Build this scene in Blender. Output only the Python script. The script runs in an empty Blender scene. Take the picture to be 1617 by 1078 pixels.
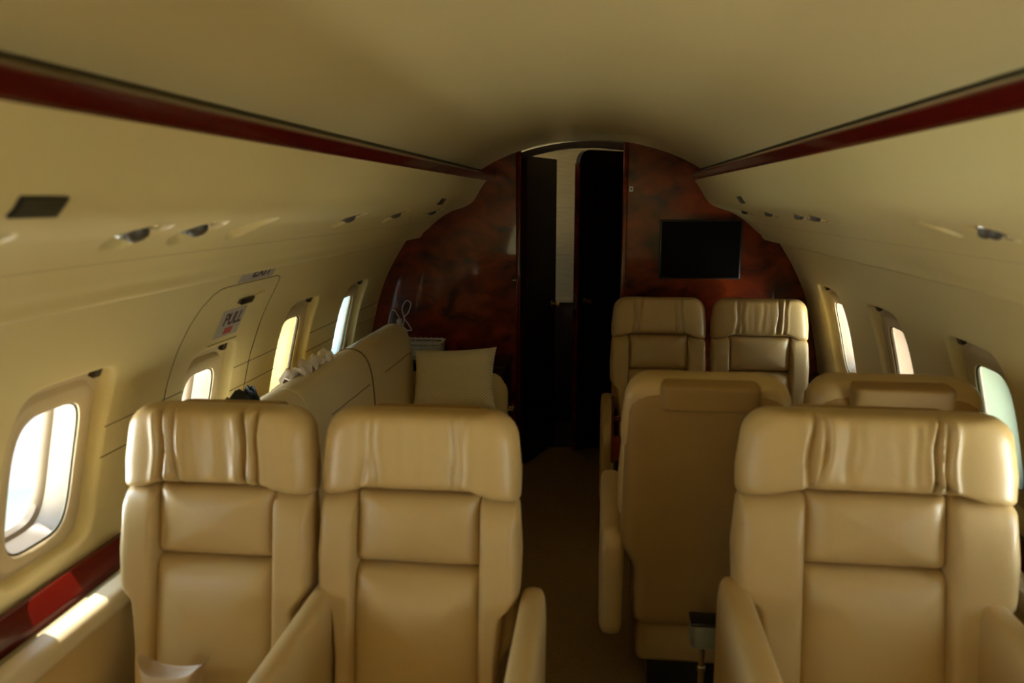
import bpy, bmesh, math, random
from mathutils import Vector, Matrix
from math import sin, cos, pi, sqrt, exp, radians

# ------------------------------------------------------------------ camera, world, sun, exposure
S = bpy.context.scene
COL = S.collection
CAM = Vector((0.04, 0.0, 1.52))
TH, PH = radians(6.612), radians(10.574)
Fw = Vector((-sin(TH)*cos(PH), cos(TH)*cos(PH), -sin(PH)))
Rt = Vector((cos(TH), sin(TH), 0))
Up = Rt.cross(Fw)
cd = bpy.data.cameras.new('camera'); cam = bpy.data.objects.new('camera', cd); COL.objects.link(cam)
M = Matrix((Rt, Up, -Fw)).transposed().to_4x4(); M.translation = CAM
cam.matrix_world = M
cd.sensor_width = 36; cd.lens = 1200/1617*36; cd.clip_start = 0.02
cd.dof.use_dof = True; cd.dof.focus_distance = 3.9; cd.dof.aperture_fstop = 2.7
S.camera = cam
S.view_settings.view_transform = 'Standard'; S.view_settings.look = 'None'
S.view_settings.gamma = 1; S.view_settings.use_curve_mapping = False
S.view_settings.exposure = 1.93
S.cycles.max_bounces = 14; S.cycles.diffuse_bounces = 9; S.cycles.glossy_bounces = 5
S.cycles.transparent_max_bounces = 12; S.cycles.sample_clamp_indirect = 6

W = bpy.data.worlds.new('world'); S.world = W; W.use_nodes = True
nt = W.node_tree; nt.nodes.clear()
def wn(t, **k):
    n = nt.nodes.new(t)
    for a, b in k.items(): setattr(n, a, b)
    return n
tc = wn('ShaderNodeTexCoord'); sp = wn('ShaderNodeSeparateXYZ'); nt.links.new(tc.outputs['Generated'], sp.inputs[0])
def ramp(stops):
    r = wn('ShaderNodeValToRGB'); e = r.color_ramp.elements
    while len(e) > 1: e.remove(e[-1])
    e[0].position, e[0].color = stops[0][0], (*stops[0][1], 1)
    for p, c in stops[1:]:
        q = e.new(p); q.color = (*c, 1)
    mr = wn('ShaderNodeMapRange'); mr.inputs[1].default_value = -1; mr.inputs[2].default_value = 1
    nt.links.new(sp.outputs['Z'], mr.inputs[0]); nt.links.new(mr.outputs[0], r.inputs[0])
    return r
# sunlit apron below, hazy bright sky above (left, sun side)
rl = ramp([(0, (1, .98, .84)), (.30, (1, .98, .90)), (.325, (.80, .93, .84)), (.345, (.62, .86, .80)), (.352, (.95, .98, 1)),
           (.48, (.62, .66, .7)), (.52, (.42, .52, .62)), (.8, (.3, .4, .55))])
# grassed side of the airfield (right, away from the sun)
rr_ = ramp([(0, (.66, .84, .62)), (.36, (.62, .86, .66)), (.49, (.74, .88, .78)), (.52, (.70, .84, .95)), (.8, (.5, .68, 1))])
rf = ramp([(0, (1, 1, .82)), (.47, (1, 1, .86)), (.53, (.36, .40, .44)), (1, (.25, .3, .36))])     # invented glow ahead, brighter below the horizon
mx = wn('ShaderNodeMapRange'); mx.inputs[1].default_value = -.56; mx.inputs[2].default_value = -.35
nt.links.new(sp.outputs['X'], mx.inputs[0])
my = wn('ShaderNodeMapRange'); my.inputs[1].default_value = -.05; my.inputs[2].default_value = -.45     # glow from ahead, added to light the seat fronts
nt.links.new(sp.outputs['Y'], my.inputs[0])
def bg(r, k):
    b = wn('ShaderNodeBackground'); b.inputs[1].default_value = k
    if isinstance(r, tuple): b.inputs[0].default_value = (*r, 1)
    else: nt.links.new(r.outputs[0], b.inputs[0])
    return b
def mixs(f, a, b):
    m = wn('ShaderNodeMixShader'); nt.links.new(f.outputs[0], m.inputs[0]); nt.links.new(a.outputs[0], m.inputs[1]); nt.links.new(b.outputs[0], m.inputs[2]); return m
mz = wn('ShaderNodeMapRange'); mz.inputs[1].default_value = .50; mz.inputs[2].default_value = .66     # left world dimmed towards aft so window views keep their colour
nt.links.new(sp.outputs['Y'], mz.inputs[0])
mf = wn('ShaderNodeMapRange'); mf.inputs[1].default_value = -.1; mf.inputs[2].default_value = .2
nt.links.new(sp.outputs['X'], mf.inputs[0])
ms = mixs(my, mixs(mx, mixs(mz, bg(rl, 11), bg(rl, .42)), bg(rr_, .22)), mixs(mf, bg(rf, 10.5), bg(rf, 14)))
ow = wn('ShaderNodeOutputWorld'); nt.links.new(ms.outputs[0], ow.inputs[0])

sd = bpy.data.lights.new('sun', 'SUN'); sd.energy = 2.8; sd.angle = radians(.6); sd.color = (1, .95, .86)
sun = bpy.data.objects.new('sun', sd); COL.objects.link(sun)
sun.rotation_euler = Vector((.42, -.22, -.88)).to_track_quat('-Z', 'Y').to_euler()

# ------------------------------------------------------------------ materials
def lin(r, g, b): return tuple(((c/255+.055)/1.055)**2.4 if c > 10 else c/255/12.92 for c in (r, g, b))
def mat(name, col, rough=.5, metal=0, coat=0, noise=None, bump=None, spec=.5, trans=None, coatrough=.05):
    m = bpy.data.materials.new(name); m.use_nodes = True
    N = m.node_tree.nodes; L = m.node_tree.links; b = N['Principled BSDF']
    b.inputs['Base Color'].default_value = (*col, 1); b.inputs['Roughness'].default_value = rough
    b.inputs['Metallic'].default_value = metal; b.inputs['Coat Weight'].default_value = coat
    b.inputs['Coat Roughness'].default_value = coatrough; b.inputs['Specular IOR Level'].default_value = spec
    t = N.new('ShaderNodeTexCoord')
    if noise:                               # (second colour, scale, detail, stretch, contrast)
        c2, sc, det, st, con = noise
        mp = N.new('ShaderNodeMapping'); mp.inputs['Scale'].default_value = st
        n = N.new('ShaderNodeTexNoise'); n.inputs['Scale'].default_value = sc; n.inputs['Detail'].default_value = det
        n.inputs['Distortion'].default_value = .8
        r = N.new('ShaderNodeValToRGB'); r.color_ramp.elements[0].position = .5-con; r.color_ramp.elements[1].position = .5+con
        r.color_ramp.elements[0].color = (*col, 1); r.color_ramp.elements[1].color = (*c2, 1)
        L.new(t.outputs['Object'], mp.inputs[0]); L.new(mp.outputs[0], n.inputs[0]); L.new(n.outputs[0], r.inputs[0])
        L.new(r.outputs[0], b.inputs['Base Color'])
    if bump:                                # list of (scale, strength, detail)
        prev = None
        for sc, stg, det in bump:
            n = N.new('ShaderNodeTexNoise'); n.inputs['Scale'].default_value = sc; n.inputs['Detail'].default_value = det
            L.new(t.outputs['Object'], n.inputs[0])
            bp = N.new('ShaderNodeBump'); bp.inputs['Strength'].default_value = stg; bp.inputs['Distance'].default_value = .004
            L.new(n.outputs[0], bp.inputs['Height'])
            if prev: L.new(prev.outputs[0], bp.inputs['Normal'])
            prev = bp
        L.new(prev.outputs[0], b.inputs['Normal'])
    return m
LEATHER = (.50, .362, .155)
M_LEA = mat('tan_leather', LEATHER, .36, noise=((.48, .33, .132), 5, 3, (1, 1, 1), .25), bump=[(160, .10, 3), (14, .16, 2)])
M_LEAD = mat('tan_leather_shaded', (.31, .19, .062), .55, spec=.3, bump=[(180, .08, 3)])  # shade on the seat backs put into a darker leather colour
M_DIV = mat('cream_leather', (.76, .63, .37), .42, bump=[(150, .08, 3), (10, .1, 2)])
M_WALL = mat('cream_panel', (.72, .595, .29), .55, bump=[(260, .04, 2)])
M_VAL = mat('cream_valence', (.72, .595, .28), .42, bump=[(200, .03, 2)])
M_CEIL = mat('cream_ceiling', (.76, .63, .31), .38, bump=[(3, .03, 2)])
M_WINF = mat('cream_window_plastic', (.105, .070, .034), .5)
M_WINP = mat('tan_window_plate', (.52, .41, .24), .4)
M_SEAM = mat('panel_gap', (.05, .035, .015), .8)
M_PIPE = mat('brown_piping', (.26, .19, .09), .6)
M_CAP = mat('cream_padded_cap', (.60, .48, .28), .5)
M_MAH = mat('mahogany_burl', (.035, .0014, .0005), .3, coat=.55, coatrough=.05, spec=.2,
            noise=((.23, .030, .005), 6, 9, (1, 1, 1.5), .17))
M_MAHD = mat('dark_mahogany', (.010, .003, .002), .4, coat=.12, coatrough=.12, spec=.2, noise=((.02, .006, .004), 5, 6, (1, 1, .3), .3))
M_RAIL = mat('red_mahogany', (.060, .0015, .001), .25, coat=.4, coatrough=.05, spec=.1, noise=((.095, .005, .002), 4, 6, (2, .3, 2), .3))
M_BLK = mat('black_plastic', (.006, .005, .004), .35)
M_SCR = mat('black_screen', (.003, .0025, .002), .45, spec=.06)
M_CARPET = mat('brown_carpet', (.30, .19, .08), .95, noise=((.23, .145, .06), 60, 3, (1, 1, 1), .3), bump=[(600, .6, 2)], spec=.1)
M_CHR = mat('chrome', (.75, .72, .66), .18, metal=1)
M_BRASS = mat('brass', (.62, .48, .25), .3, metal=1)
M_GREY = mat('grey_green_metal', (.28, .30, .24), .35, metal=.3)
M_PAPER = mat('woven_wallpaper', (.36, .26, .12), .9, noise=((.25, .18, .075), 30, 4, (.4, 1, 6), .3))
M_BALL = mat('dark_grey_plastic', (.07, .06, .045), .4)
M_LATCH = mat('dark_brown_latch', (.03, .015, .006), .4)
M_COVE = mat('olive_cove', (.30, .25, .13), .7)
M_GASK = mat('olive_gasket', (.10, .085, .045), .7)
M_WHITE = mat('white_plastic', (.75, .72, .68), .4)
M_LILAC = mat('pale_cable', (.60, .54, .55), .4)
M_PLATE = mat('grey_placard', (.42, .38, .33), .5)
M_RED = mat('red_print', (.42, .05, .04), .5)
M_INK = mat('dark_print', (.05, .02, .03), .6)
M_CLOTH = mat('white_knit', (.78, .70, .60), .9, bump=[(120, .5, 2)])
M_DCLOTH = mat('charcoal_cloth', (.035, .033, .032), .8, bump=[(90, .4, 2)])
M_BASK = mat('white_wicker', (.55, .48, .36), .7)
M_BLUE = mat('blue_plastic', (.01, .05, .20), .35)
M_ORANGE = mat('orange_paper', (.45, .17, .03), .6)
M_BUND = mat('pale_linen', (.46, .33, .19), .6, bump=[(40, .2, 2)])

def weave_mat():
    m = bpy.data.materials.new('woven_cushion_cloth'); m.use_nodes = True
    N = m.node_tree.nodes; L = m.node_tree.links; b = N['Principled BSDF']; b.inputs['Roughness'].default_value = .9
    t = N.new('ShaderNodeTexCoord'); s = N.new('ShaderNodeSeparateXYZ'); L.new(t.outputs['Object'], s.inputs[0])
    def sn(axis, freq):
        a = N.new('ShaderNodeMath'); a.operation = 'MULTIPLY'; a.inputs[1].default_value = freq; L.new(s.outputs[axis], a.inputs[0])
        c = N.new('ShaderNodeMath'); c.operation = 'SINE'; L.new(a.outputs[0], c.inputs[0]); return c
    p = N.new('ShaderNodeMath'); p.operation = 'MULTIPLY'; L.new(sn('X', 2*pi/.016).outputs[0], p.inputs[0]); L.new(sn('Z', 2*pi/.0135).outputs[0], p.inputs[1])
    r = N.new('ShaderNodeValToRGB'); r.color_ramp.elements[0].position = .40; r.color_ramp.elements[1].position = .60
    r.color_ramp.elements[0].color = (.74, .66, .44, 1); r.color_ramp.elements[1].color = (.95, .90, .70, 1)
    q = N.new('ShaderNodeMapRange'); q.inputs[1].default_value = -1; L.new(p.outputs[0], q.inputs[0]); L.new(q.outputs[0], r.inputs[0])
    L.new(r.outputs[0], b.inputs['Base Color'])
    bp = N.new('ShaderNodeBump'); bp.inputs['Strength'].default_value = .6; bp.inputs['Distance'].default_value = .003
    L.new(q.outputs[0], bp.inputs['Height']); L.new(bp.outputs[0], b.inputs['Normal'])
    return m
M_WEAVE = weave_mat()
def glass_mat():
    m = bpy.data.materials.new('window_acrylic'); m.use_nodes = True
    N = m.node_tree.nodes; L = m.node_tree.links; N.remove(N['Principled BSDF']); o = N['Material Output']
    a = N.new('ShaderNodeBsdfTransparent'); a.inputs[0].default_value = (.94, .95, .93, 1)
    g = N.new('ShaderNodeBsdfGlossy'); g.inputs['Roughness'].default_value = .03
    x = N.new('ShaderNodeMixShader'); x.inputs[0].default_value = .06; L.new(a.outputs[0], x.inputs[1]); L.new(g.outputs[0], x.inputs[2])
    L.new(x.outputs[0], o.inputs[0]); return m
M_GLASS = glass_mat()
def shade_mat(name, col, k):
    m = bpy.data.materials.new(name); m.use_nodes = True
    N = m.node_tree.nodes; L = m.node_tree.links; N.remove(N['Principled BSDF']); o = N['Material Output']
    a = N.new('ShaderNodeBsdfDiffuse'); a.inputs[0].default_value = (*col, 1)
    g = N.new('ShaderNodeBsdfTranslucent'); g.inputs[0].default_value = (*col, 1)
    x = N.new('ShaderNodeMixShader'); x.inputs[0].default_value = k; L.new(a.outputs[0], x.inputs[1]); L.new(g.outputs[0], x.inputs[2])
    L.new(x.outputs[0], o.inputs[0]); return m
M_SHY = shade_mat('yellow_window_shade', (.40, .315, .125), .30)
M_SHP = shade_mat('pink_window_shade', (.28, .20, .135), .5)
M_SHG = shade_mat('pale_green_window_shade', (.205, .235, .165), .5)
M_SHB = shade_mat('pale_blue_window_shade', (.235, .30, .30), .30)

# ------------------------------------------------------------------ mesh helpers
class MB:
    def __init__(s): s.v = []; s.f = []
    def add(s, v, f):
        o = len(s.v); s.v += [tuple(p) for p in v]; s.f += [tuple(i+o for i in q) for q in f]
    def xf(s, fn): s.v = [tuple(fn(*p)) for p in s.v]; return s
    def build(s, name, m, parent=None, sharp=40, weld=False, loc=None):
        me = bpy.data.meshes.new(name); me.from_pydata(s.v, [], s.f)
        if weld:
            b = bmesh.new(); b.from_mesh(me); bmesh.ops.remove_doubles(b, verts=b.verts, dist=1e-5); b.to_mesh(me); b.free()
        b = bmesh.new(); b.from_mesh(me); bmesh.ops.recalc_face_normals(b, faces=b.faces); b.to_mesh(me); b.free()
        me.shade_smooth(); me.set_sharp_from_angle(angle=radians(sharp))
        me.materials.append(m); me.update()
        o = bpy.data.objects.new(name, me); COL.objects.link(o)
        if parent: o.parent = parent
        if loc: o.location = loc
        return o
def tag(o, label=None, cat=None, group=None, kind=None):
    if label: o['label'] = label
    if cat: o['category'] = cat
    if group: o['group'] = group
    if kind: o['kind'] = kind
    return o
def empty(name, loc=(0, 0, 0), rz=0):
    o = bpy.data.objects.new(name, None); COL.objects.link(o); o.location = loc; o.rotation_euler = (0, 0, rz); o.empty_display_size = .1
    return o
def struct(mb, name, m, **k): return tag(mb.build(name, m, **k), kind='structure')

def roundpoly(pts, rads, seg=8):
    out = []; n = len(pts)
    for i in range(n):
        p = Vector(pts[i]); a = Vector(pts[i-1]); c = Vector(pts[(i+1) % n])
        u = (a-p); w = (c-p); lu, lw = u.length, w.length; u.normalize(); w.normalize()
        r = rads[i] if hasattr(rads, '__len__') else rads
        ang = u.angle(w)
        if r <= 0 or ang > pi-.05: out.append(p); continue
        d = min(r/math.tan(ang/2), lu*.49, lw*.49); rr = d*math.tan(ang/2)
        cen = p+(u+w).normalized()*(rr/sin(ang/2))
        s = p+u*d-cen; e = p+w*d-cen
        for k in range(seg+1):
            t = k/seg; v = (s*(1-t)+e*t); v = v.normalized()*rr; out.append(cen+v)
    return out
def resample(pts, N):
    L = [0]; n = len(pts)
    for i in range(n): L.append(L[-1]+(Vector(pts[(i+1) % n])-Vector(pts[i])).length)
    T = L[-1]; out = []; j = 0
    for k in range(N):
        t = T*k/N
        while L[j+1] < t: j += 1
        f = (t-L[j])/max(1e-9, L[j+1]-L[j]); a = Vector(pts[j]); b = Vector(pts[(j+1) % n]); out.append(a+(b-a)*f)
    return out
def pad(mb, outline, tf, tb, p=8, q=2.2, nr=14, N=84, bulge=0, disp=None, plane='xz', at=0):
    """cushion in a plane: outline (x, t); front towards -n, back towards +n; welded round the rim"""
    o = resample(outline, N); cx = sum(v.x for v in o)/N; cz = sum(v.y for v in o)/N
    V = []; F = []
    ex = 1.8 if nr < 40 else 1.25
    def lay(side):
        idx = []; m_ = nr if side == 0 else min(nr, 18)
        for s in [1-(i/m_)**(ex if side == 0 else 1.8) for i in range(m_)]:           # 1 -> small, dense at the rim
            if s == 1 and side == 1: idx.append(idx0[0]); continue
            row = []
            for v in o:
                x = cx+(v.x-cx)*s; z = cz+(v.y-cz)*s; h = max(0, 1-s**p)**(1/q)
                y = (-tf if side == 0 else tb)*h
                if side == 0 and bulge: y -= bulge*(1-s*s)
                if disp: y += disp(x, z, side)*h
                row.append(len(V)); V.append((x, y+at, z))
            idx.append(row)
        y = (-tf-bulge) if side == 0 else tb
        if disp: y += disp(cx, cz, side)
        c = len(V); V.append((cx, y+at, cz))
        for a, b in zip(idx, idx[1:]):
            for i in range(N): F.append((a[i], a[(i+1) % N], b[(i+1) % N], b[i]))
        for i in range(N): F.append((idx[-1][i], idx[-1][(i+1) % N], c))
        return idx
    idx0 = lay(0); lay(1)
    if plane == 'yz': V = [(y, x, z) for x, y, z in V]
    if plane == 'xy': V = [(x, z, -y) for x, y, z in V]
    mb.add(V, F); return mb
def rbox(mb, x0, x1, y0, y1, z0, z1, r=.01, seg=3):
    b = bmesh.new(); bmesh.ops.create_cube(b, size=1)
    for v in b.verts: v.co = Vector(((x0+x1)/2+v.co.x*(x1-x0), (y0+y1)/2+v.co.y*(y1-y0), (z0+z1)/2+v.co.z*(z1-z0)))
    if r > 0: bmesh.ops.bevel(b, geom=b.edges[:], offset=r, segments=seg, profile=.5, affect='EDGES')
    b.verts.index_update(); mb.add([v.co[:] for v in b.verts], [[v.index for v in f.verts] for f in b.faces]); b.free(); return mb
def tube(mb, pts, r, n=10, closed=False, cap=True):
    pts = [Vector(p) for p in pts]; m = len(pts); rings = []; V = []; F = []; prev = None
    for i, p in enumerate(pts):
        a = pts[i-1] if (i > 0 or closed) else p; c = pts[(i+1) % m] if (i < m-1 or closed) else p
        t = (c-a).normalized()
        if prev is None: u = t.orthogonal().normalized()
        else: u = (prev-t*prev.dot(t)).normalized()
        prev = u; w = t.cross(u); rr = r[i] if hasattr(r, '__len__') else r
        rings.append([len(V)+k for k in range(n)])
        V += [p+(u*cos(2*pi*k/n)+w*sin(2*pi*k/n))*rr for k in range(n)]
    for i in range(m if closed else m-1):
        a = rings[i]; b = rings[(i+1) % m]
        for k in range(n): F.append((a[k], a[(k+1) % n], b[(k+1) % n], b[k]))
    if cap and not closed: F.append(rings[0][::-1]); F.append(rings[-1])
    mb.add(V, F); return mb
def lathe(mb, prof, cen=(0, 0, 0), axis=(0, 0, 1), n=28):
    ax = Vector(axis).normalized(); u = ax.orthogonal().normalized(); w = ax.cross(u); c = Vector(cen); V = []; F = []
    for r, h in prof:
        for k in range(n): V.append(c+ax*h+(u*cos(2*pi*k/n)+w*sin(2*pi*k/n))*max(r, 1e-5))
    for i in range(len(prof)-1):
        for k in range(n): F.append((i*n+k, i*n+(k+1) % n, (i+1)*n+(k+1) % n, (i+1)*n+k))
    F.append(tuple(range(n))[::-1]); F.append(tuple((len(prof)-1)*n+k for k in range(n)))
    mb.add(V, F); return mb
def prism(mb, poly, y0, y1, plane='xz'):
    """closed polygon (a, b) extruded; plane xz -> along y, plane yz -> along x, plane xy -> along z"""
    n = len(poly)
    def P(a, b, c): return (a, c, b) if plane == 'xz' else ((c, a, b) if plane == 'yz' else (a, b, c))
    V = [P(*p, y0) for p in poly]+[P(*p, y1) for p in poly]
    F = [tuple(range(n)), tuple(range(2*n-1, n-1, -1))]+[(i, (i+1) % n, n+(i+1) % n, n+i) for i in range(n)]
    mb.add(V, F); return mb
def catmull(pts, k=6):
    out = []; n = len(pts)
    for i in range(n-1):
        p0 = Vector(pts[max(i-1, 0)]); p1 = Vector(pts[i]); p2 = Vector(pts[i+1]); p3 = Vector(pts[min(i+2, n-1)])
        for j in range(k):
            t = j/k; out.append(.5*((2*p1)+(p2-p0)*t+(2*p0-5*p1+4*p2-p3)*t*t+(3*p1-p0-3*p2+p3)*t**3))
    out.append(Vector(pts[-1])); return out

# ------------------------------------------------------------------ fuselage profiles (half width, height)
XC = -0.03; YF, YB = -2.7, 4.136
class Prof:
    def __init__(s, pts, k=6):
        s.p = catmull(pts, k); s.L = [0]
        for a, b in zip(s.p, s.p[1:]): s.L.append(s.L[-1]+(b-a).length)
        s.T = s.L[-1]
    def at(s, t):
        t = min(max(t, 0), s.T); j = 0
        while j < len(s.L)-2 and s.L[j+1] < t: j += 1
        f = (t-s.L[j])/(s.L[j+1]-s.L[j]); return s.p[j].lerp(s.p[j+1], f)
    def nrm(s, t, e=.012):
        d = s.at(min(t+e, s.T))-s.at(max(t-e, 0)); d.normalize(); return Vector((d.y, -d.x))      # outward for upward profile
    def s_of_z(s, z):
        a, b = 0, s.T; up = s.p[-1].y > s.p[0].y
        for _ in range(40):
            m = (a+b)/2
            if (s.at(m).y < z) == up: a = m
            else: b = m
        return a
PW = Prof([(1.1, 0), (1.2, .2), (1.245, .45), (1.235, .637), (1.2, .82), (1.15, 1.01), (1.08, 1.165), (.985, 1.315), (.93, 1.385)])
PV = Prof([(.542, 1.63), (.575, 1.585), (.605, 1.535), (.63, 1.503), (.665, 1.483), (.71, 1.467), (.74, 1.457), (.79, 1.43), (.84, 1.392), (.875, 1.36), (.897, 1.344), (.906, 1.332), (.915, 1.319), (.929, 1.311), (.944, 1.316), (.99, 1.318)])
def wpt(side, s, y, d=0):       # point on the side wall; d > 0 is outboard
    p = PW.at(s); n = PW.nrm(s); return (XC+side*(p.x+n.x*d), y, p.y+n.y*d)
def vpt(side, s, y, d=0):       # point on the valence; d > 0 is up into the valence
    p = PV.at(s); n = -PV.nrm(s); 
    n = Vector((abs(n.x), abs(n.y))); return (XC+side*(p.x+n.x*d), y, p.y+n.y*d)
def perim(n):                   # perimeter of the square [-1,1]^2, n steps a side
    out = []
    for k in range(n): out.append((-1+2*k/n, -1))
    for k in range(n): out.append((1, -1+2*k/n))
    for k in range(n): out.append((1-2*k/n, 1))
    for k in range(n): out.append((-1, 1-2*k/n))
    return out
def sup(u, v, n): k = (abs(u)**n+abs(v)**n)**(1/n); return u/k, v/k
NS = 20
def rings_to_faces(mb, rings, close=False):
    V = []; F = []
    for r in rings: V += r
    n = len(rings[0])
    for i in range(len(rings)-1):
        for k in range(n): F.append((i*n+k, i*n+(k+1) % n, (i+1)*n+(k+1) % n, (i+1)*n+k))
    if close: F.append(tuple((len(rings)-1)*n+k for k in range(n)))
    mb.add(V, F)
def cell(mb, fn, yc, hy, s0, s1, sc, levels, close=False):
    """rectangular patch yc±hy, s0..s1 round a superelliptic opening; levels = (a, b, n, dz, depth)"""
    P = perim(NS); rings = []
    a, b, n, dz, d = levels[0]
    for k in (0, .2, .4, .6, .8, .93):
        ring = []
        for u, v in P:
            uu, vv = sup(u, v, n)
            y0 = yc+u*hy; t0 = (s0+s1)/2+v*(s1-s0)/2; y1 = yc+uu*a; t1 = sc+dz+vv*b
            ring.append(fn(t0+(t1-t0)*k, y0+(y1-y0)*k, 0))
        rings.append(ring)
    rings += oprings(fn, yc, sc, levels)
    rings_to_faces(mb, rings, close)
def oprings(fn, yc, sc, levels):
    P = perim(NS); R = []
    for a, b, n, dz, d in levels:
        R.append([fn(sc+dz+sup(u, v, n)[1]*b, yc+sup(u, v, n)[0]*a, d) for u, v in P])
    return R
def strip(mb, fn, ys, ss):
    V = [fn(s, y, 0) for y in ys for s in ss]; n = len(ss)
    mb.add(V, [(i*n+j, i*n+j+1, (i+1)*n+j+1, (i+1)*n+j) for i in range(len(ys)-1) for j in range(n-1)])

# ------------------------------------------------------------------ side walls and windows
S0, S1 = PW.s_of_z(.55), PW.s_of_z(1.215); SWC = PW.s_of_z(.89)
CELLS = [S0+(S1-S0)*k/NS for k in range(NS+1)]
SL = [S0*k/8 for k in range(8)]+CELLS+[S1+(PW.T-S1)*k/6 for k in range(1, 7)]
YC = [1.555+.69*k for k in range(-6, 4)]
HY = .22
win_no = 0
VIEW = {(-1, 3): 'right', }
for side in (-1, 1):
    fn = lambda s, y, d, side=side: wpt(side, s, y, d)
    mb = MB(); edge = YF if side > 0 else -2.12       # unseen open entry door added behind the camera to light the seats
    for i, yc in enumerate(YC):
        if yc-HY < edge: continue
        strip(mb, fn, [edge, yc-HY], SL)
        strip(mb, fn, [yc-HY, yc+HY], [s for s in SL if s <= S0+1e-9]); strip(mb, fn, [yc-HY, yc+HY], [s for s in SL if s >= S1-1e-9])
        hatch = side == -1 and i == 7
        A, B, DZ = (.173, .252, .002) if not hatch else (.163, .214, -.030)
        lv = [(A, B, 6.5, DZ, 0), (A-.004, B-.004, 6.5, DZ, .0015), (A-.008, B-.008, 6.5, DZ, .006), (A-.011, B-.011, 6.5, DZ, .016), (A-.013, B-.013, 6.5, DZ, .038)]
        cell(mb, fn, yc, HY, S0, S1, SWC, lv)
        edge = yc+HY
        # window: recessed shade track, raised plate, tunnel, pane
        win_no += 1
        w = MB(); a, b = A-.013, B-.013
        rings_to_faces(w, oprings(fn, yc, SWC, [(a, b, 6.5, DZ, .038), (a-.010, b-.010, 6.5, DZ, .040), (a-.017, b-.028, 5, DZ-.010, .040),
            (a-.019, b-.032, 5, DZ-.014, .028), (a-.024, b-.036, 5, DZ-.015, .025), (a-.046, b-.058, 4.6, DZ-.020, .026), (a-.052, b-.064, 4.4, DZ-.022, .030),
            (a-.054, b-.067, 4.4, DZ-.022, .040)]))
        wo = struct(w, 'window_%d' % win_no, M_WINP)
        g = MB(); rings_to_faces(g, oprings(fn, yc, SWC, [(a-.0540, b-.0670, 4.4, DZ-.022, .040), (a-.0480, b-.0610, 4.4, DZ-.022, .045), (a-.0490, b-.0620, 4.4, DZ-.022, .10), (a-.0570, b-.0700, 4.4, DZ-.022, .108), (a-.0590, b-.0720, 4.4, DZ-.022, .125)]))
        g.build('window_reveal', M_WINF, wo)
        k = MB(); rings_to_faces(k, oprings(fn, yc, SWC, [(a-.0525, b-.0655, 4.4, DZ-.022, .0335), (a-.0570, b-.0700, 4.4, DZ-.022, .036), (a-.0525, b-.0655, 4.4, DZ-.022, .042)])); k.build('gasket', M_GASK, wo)
        pn = MB(); rings_to_faces(pn, oprings(fn, yc, SWC, [(a-.0560, b-.0690, 4.4, DZ-.022, .118), (.045, .06, 3, DZ-.02, .118), (.002, .002, 2, DZ-.02, .118)])); pn.build('window_pane', M_GLASS, wo)
        lt = MB(); s_l = SWC+DZ+b-.021
        lv2 = [vp for vp in [fn(s_l+ds, yc+a-.045+dy, d) for d in (.036, .022) for ds in (-.012, .012) for dy in (-.014, .014)]]
        lt.add(lv2, [(0, 1, 3, 2), (4, 6, 7, 5), (0, 4, 5, 1), (2, 3, 7, 6), (0, 2, 6, 4), (1, 5, 7, 3)]); lt.build('shade_latch', M_LATCH, wo)
        SHADE = {(-1, 8): (M_SHY, 'yellow'), (-1, 9): (M_SHB, 'pale blue'), (1, 7): (M_SHG, 'pale green'), (1, 8): (M_SHP, 'pale pink')}
        if (side, i) in SHADE:
            sh = MB(); rings_to_faces(sh, oprings(fn, yc, SWC, [(a-.0505, b-.0635, 4.4, DZ-.022, .050), (.045, .06, 3, DZ-.02, .052), (.002, .002, 2, DZ-.02, .052)])); so = sh.build('window_shade', SHADE[side, i][0], wo)
            so['label'] = SHADE[side, i][1]+' translucent shade pulled down over the pane'
        # daylight portal just outside the pane
        ld = bpy.data.lights.new('window_daylight', 'AREA'); ld.shape = 'RECTANGLE'; ld.size = .26; ld.size_y = .38; ld.cycles.is_portal = True
        lo = bpy.data.objects.new('window_daylight', ld); COL.objects.link(lo)
        p = PW.nrm(SWC-.03); lo.location = wpt(side, SWC-.03, yc, .14)
        lo.rotation_euler = Vector((-side*p.x, 0, -p.y)).to_track_quat('-Z', 'Z').to_euler()
    strip(mb, fn, [edge, YB+.02], SL)
    if side < 0:
        ld = bpy.data.lights.new('added_entry_daylight', 'AREA'); ld.shape = 'RECTANGLE'; ld.size = .58; ld.size_y = 1.36; ld.cycles.is_portal = True
        lo = bpy.data.objects.new('added_entry_daylight', ld); COL.objects.link(lo); lo.location = (-1.36, -2.41, .68); lo.rotation_euler = (radians(90), 0, radians(-90))  # portal over the added door opening
    struct(mb, 'wall_left' if side < 0 else 'wall_right', M_WALL, weld=True, sharp=50)

def seam(pts, side, name, m=M_SEAM, w=.0013, lift=.0012, k=1):
    """thin panel gap following the side wall; pts = (y, z)"""
    mb = MB(); P = [Vector(wpt(side, PW.s_of_z(z), y, -lift*.2)) for y, z in pts]
    tube(mb, P, w, 6); return struct(mb, name, m)
def dense(a, b, n=16): return [(a[0]+(b[0]-a[0])*k/n, a[1]+(b[1]-a[1])*k/n) for k in range(n+1)]
for side, nm in ((-1, 'left'), (1, 'right')):
    if side < 0:
        for y0, y1 in ((-2.6, 2.06), (2.43, 2.76), (3.12, 3.45), (3.80, 4.13)):
            for ya in YC: pass
        segs = []
        for a, b in zip([YF]+[y+.165 for y in YC], [y-.165 for y in YC]+[4.13]): segs.append((a, b))
        for a, b in segs:
            if b > 1.6: seam([(a, .955), (b, .955)], -1, 'trim_panel_gap'); seam([(a, .872), (b, .872)], -1, 'trim_panel_gap')
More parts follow.
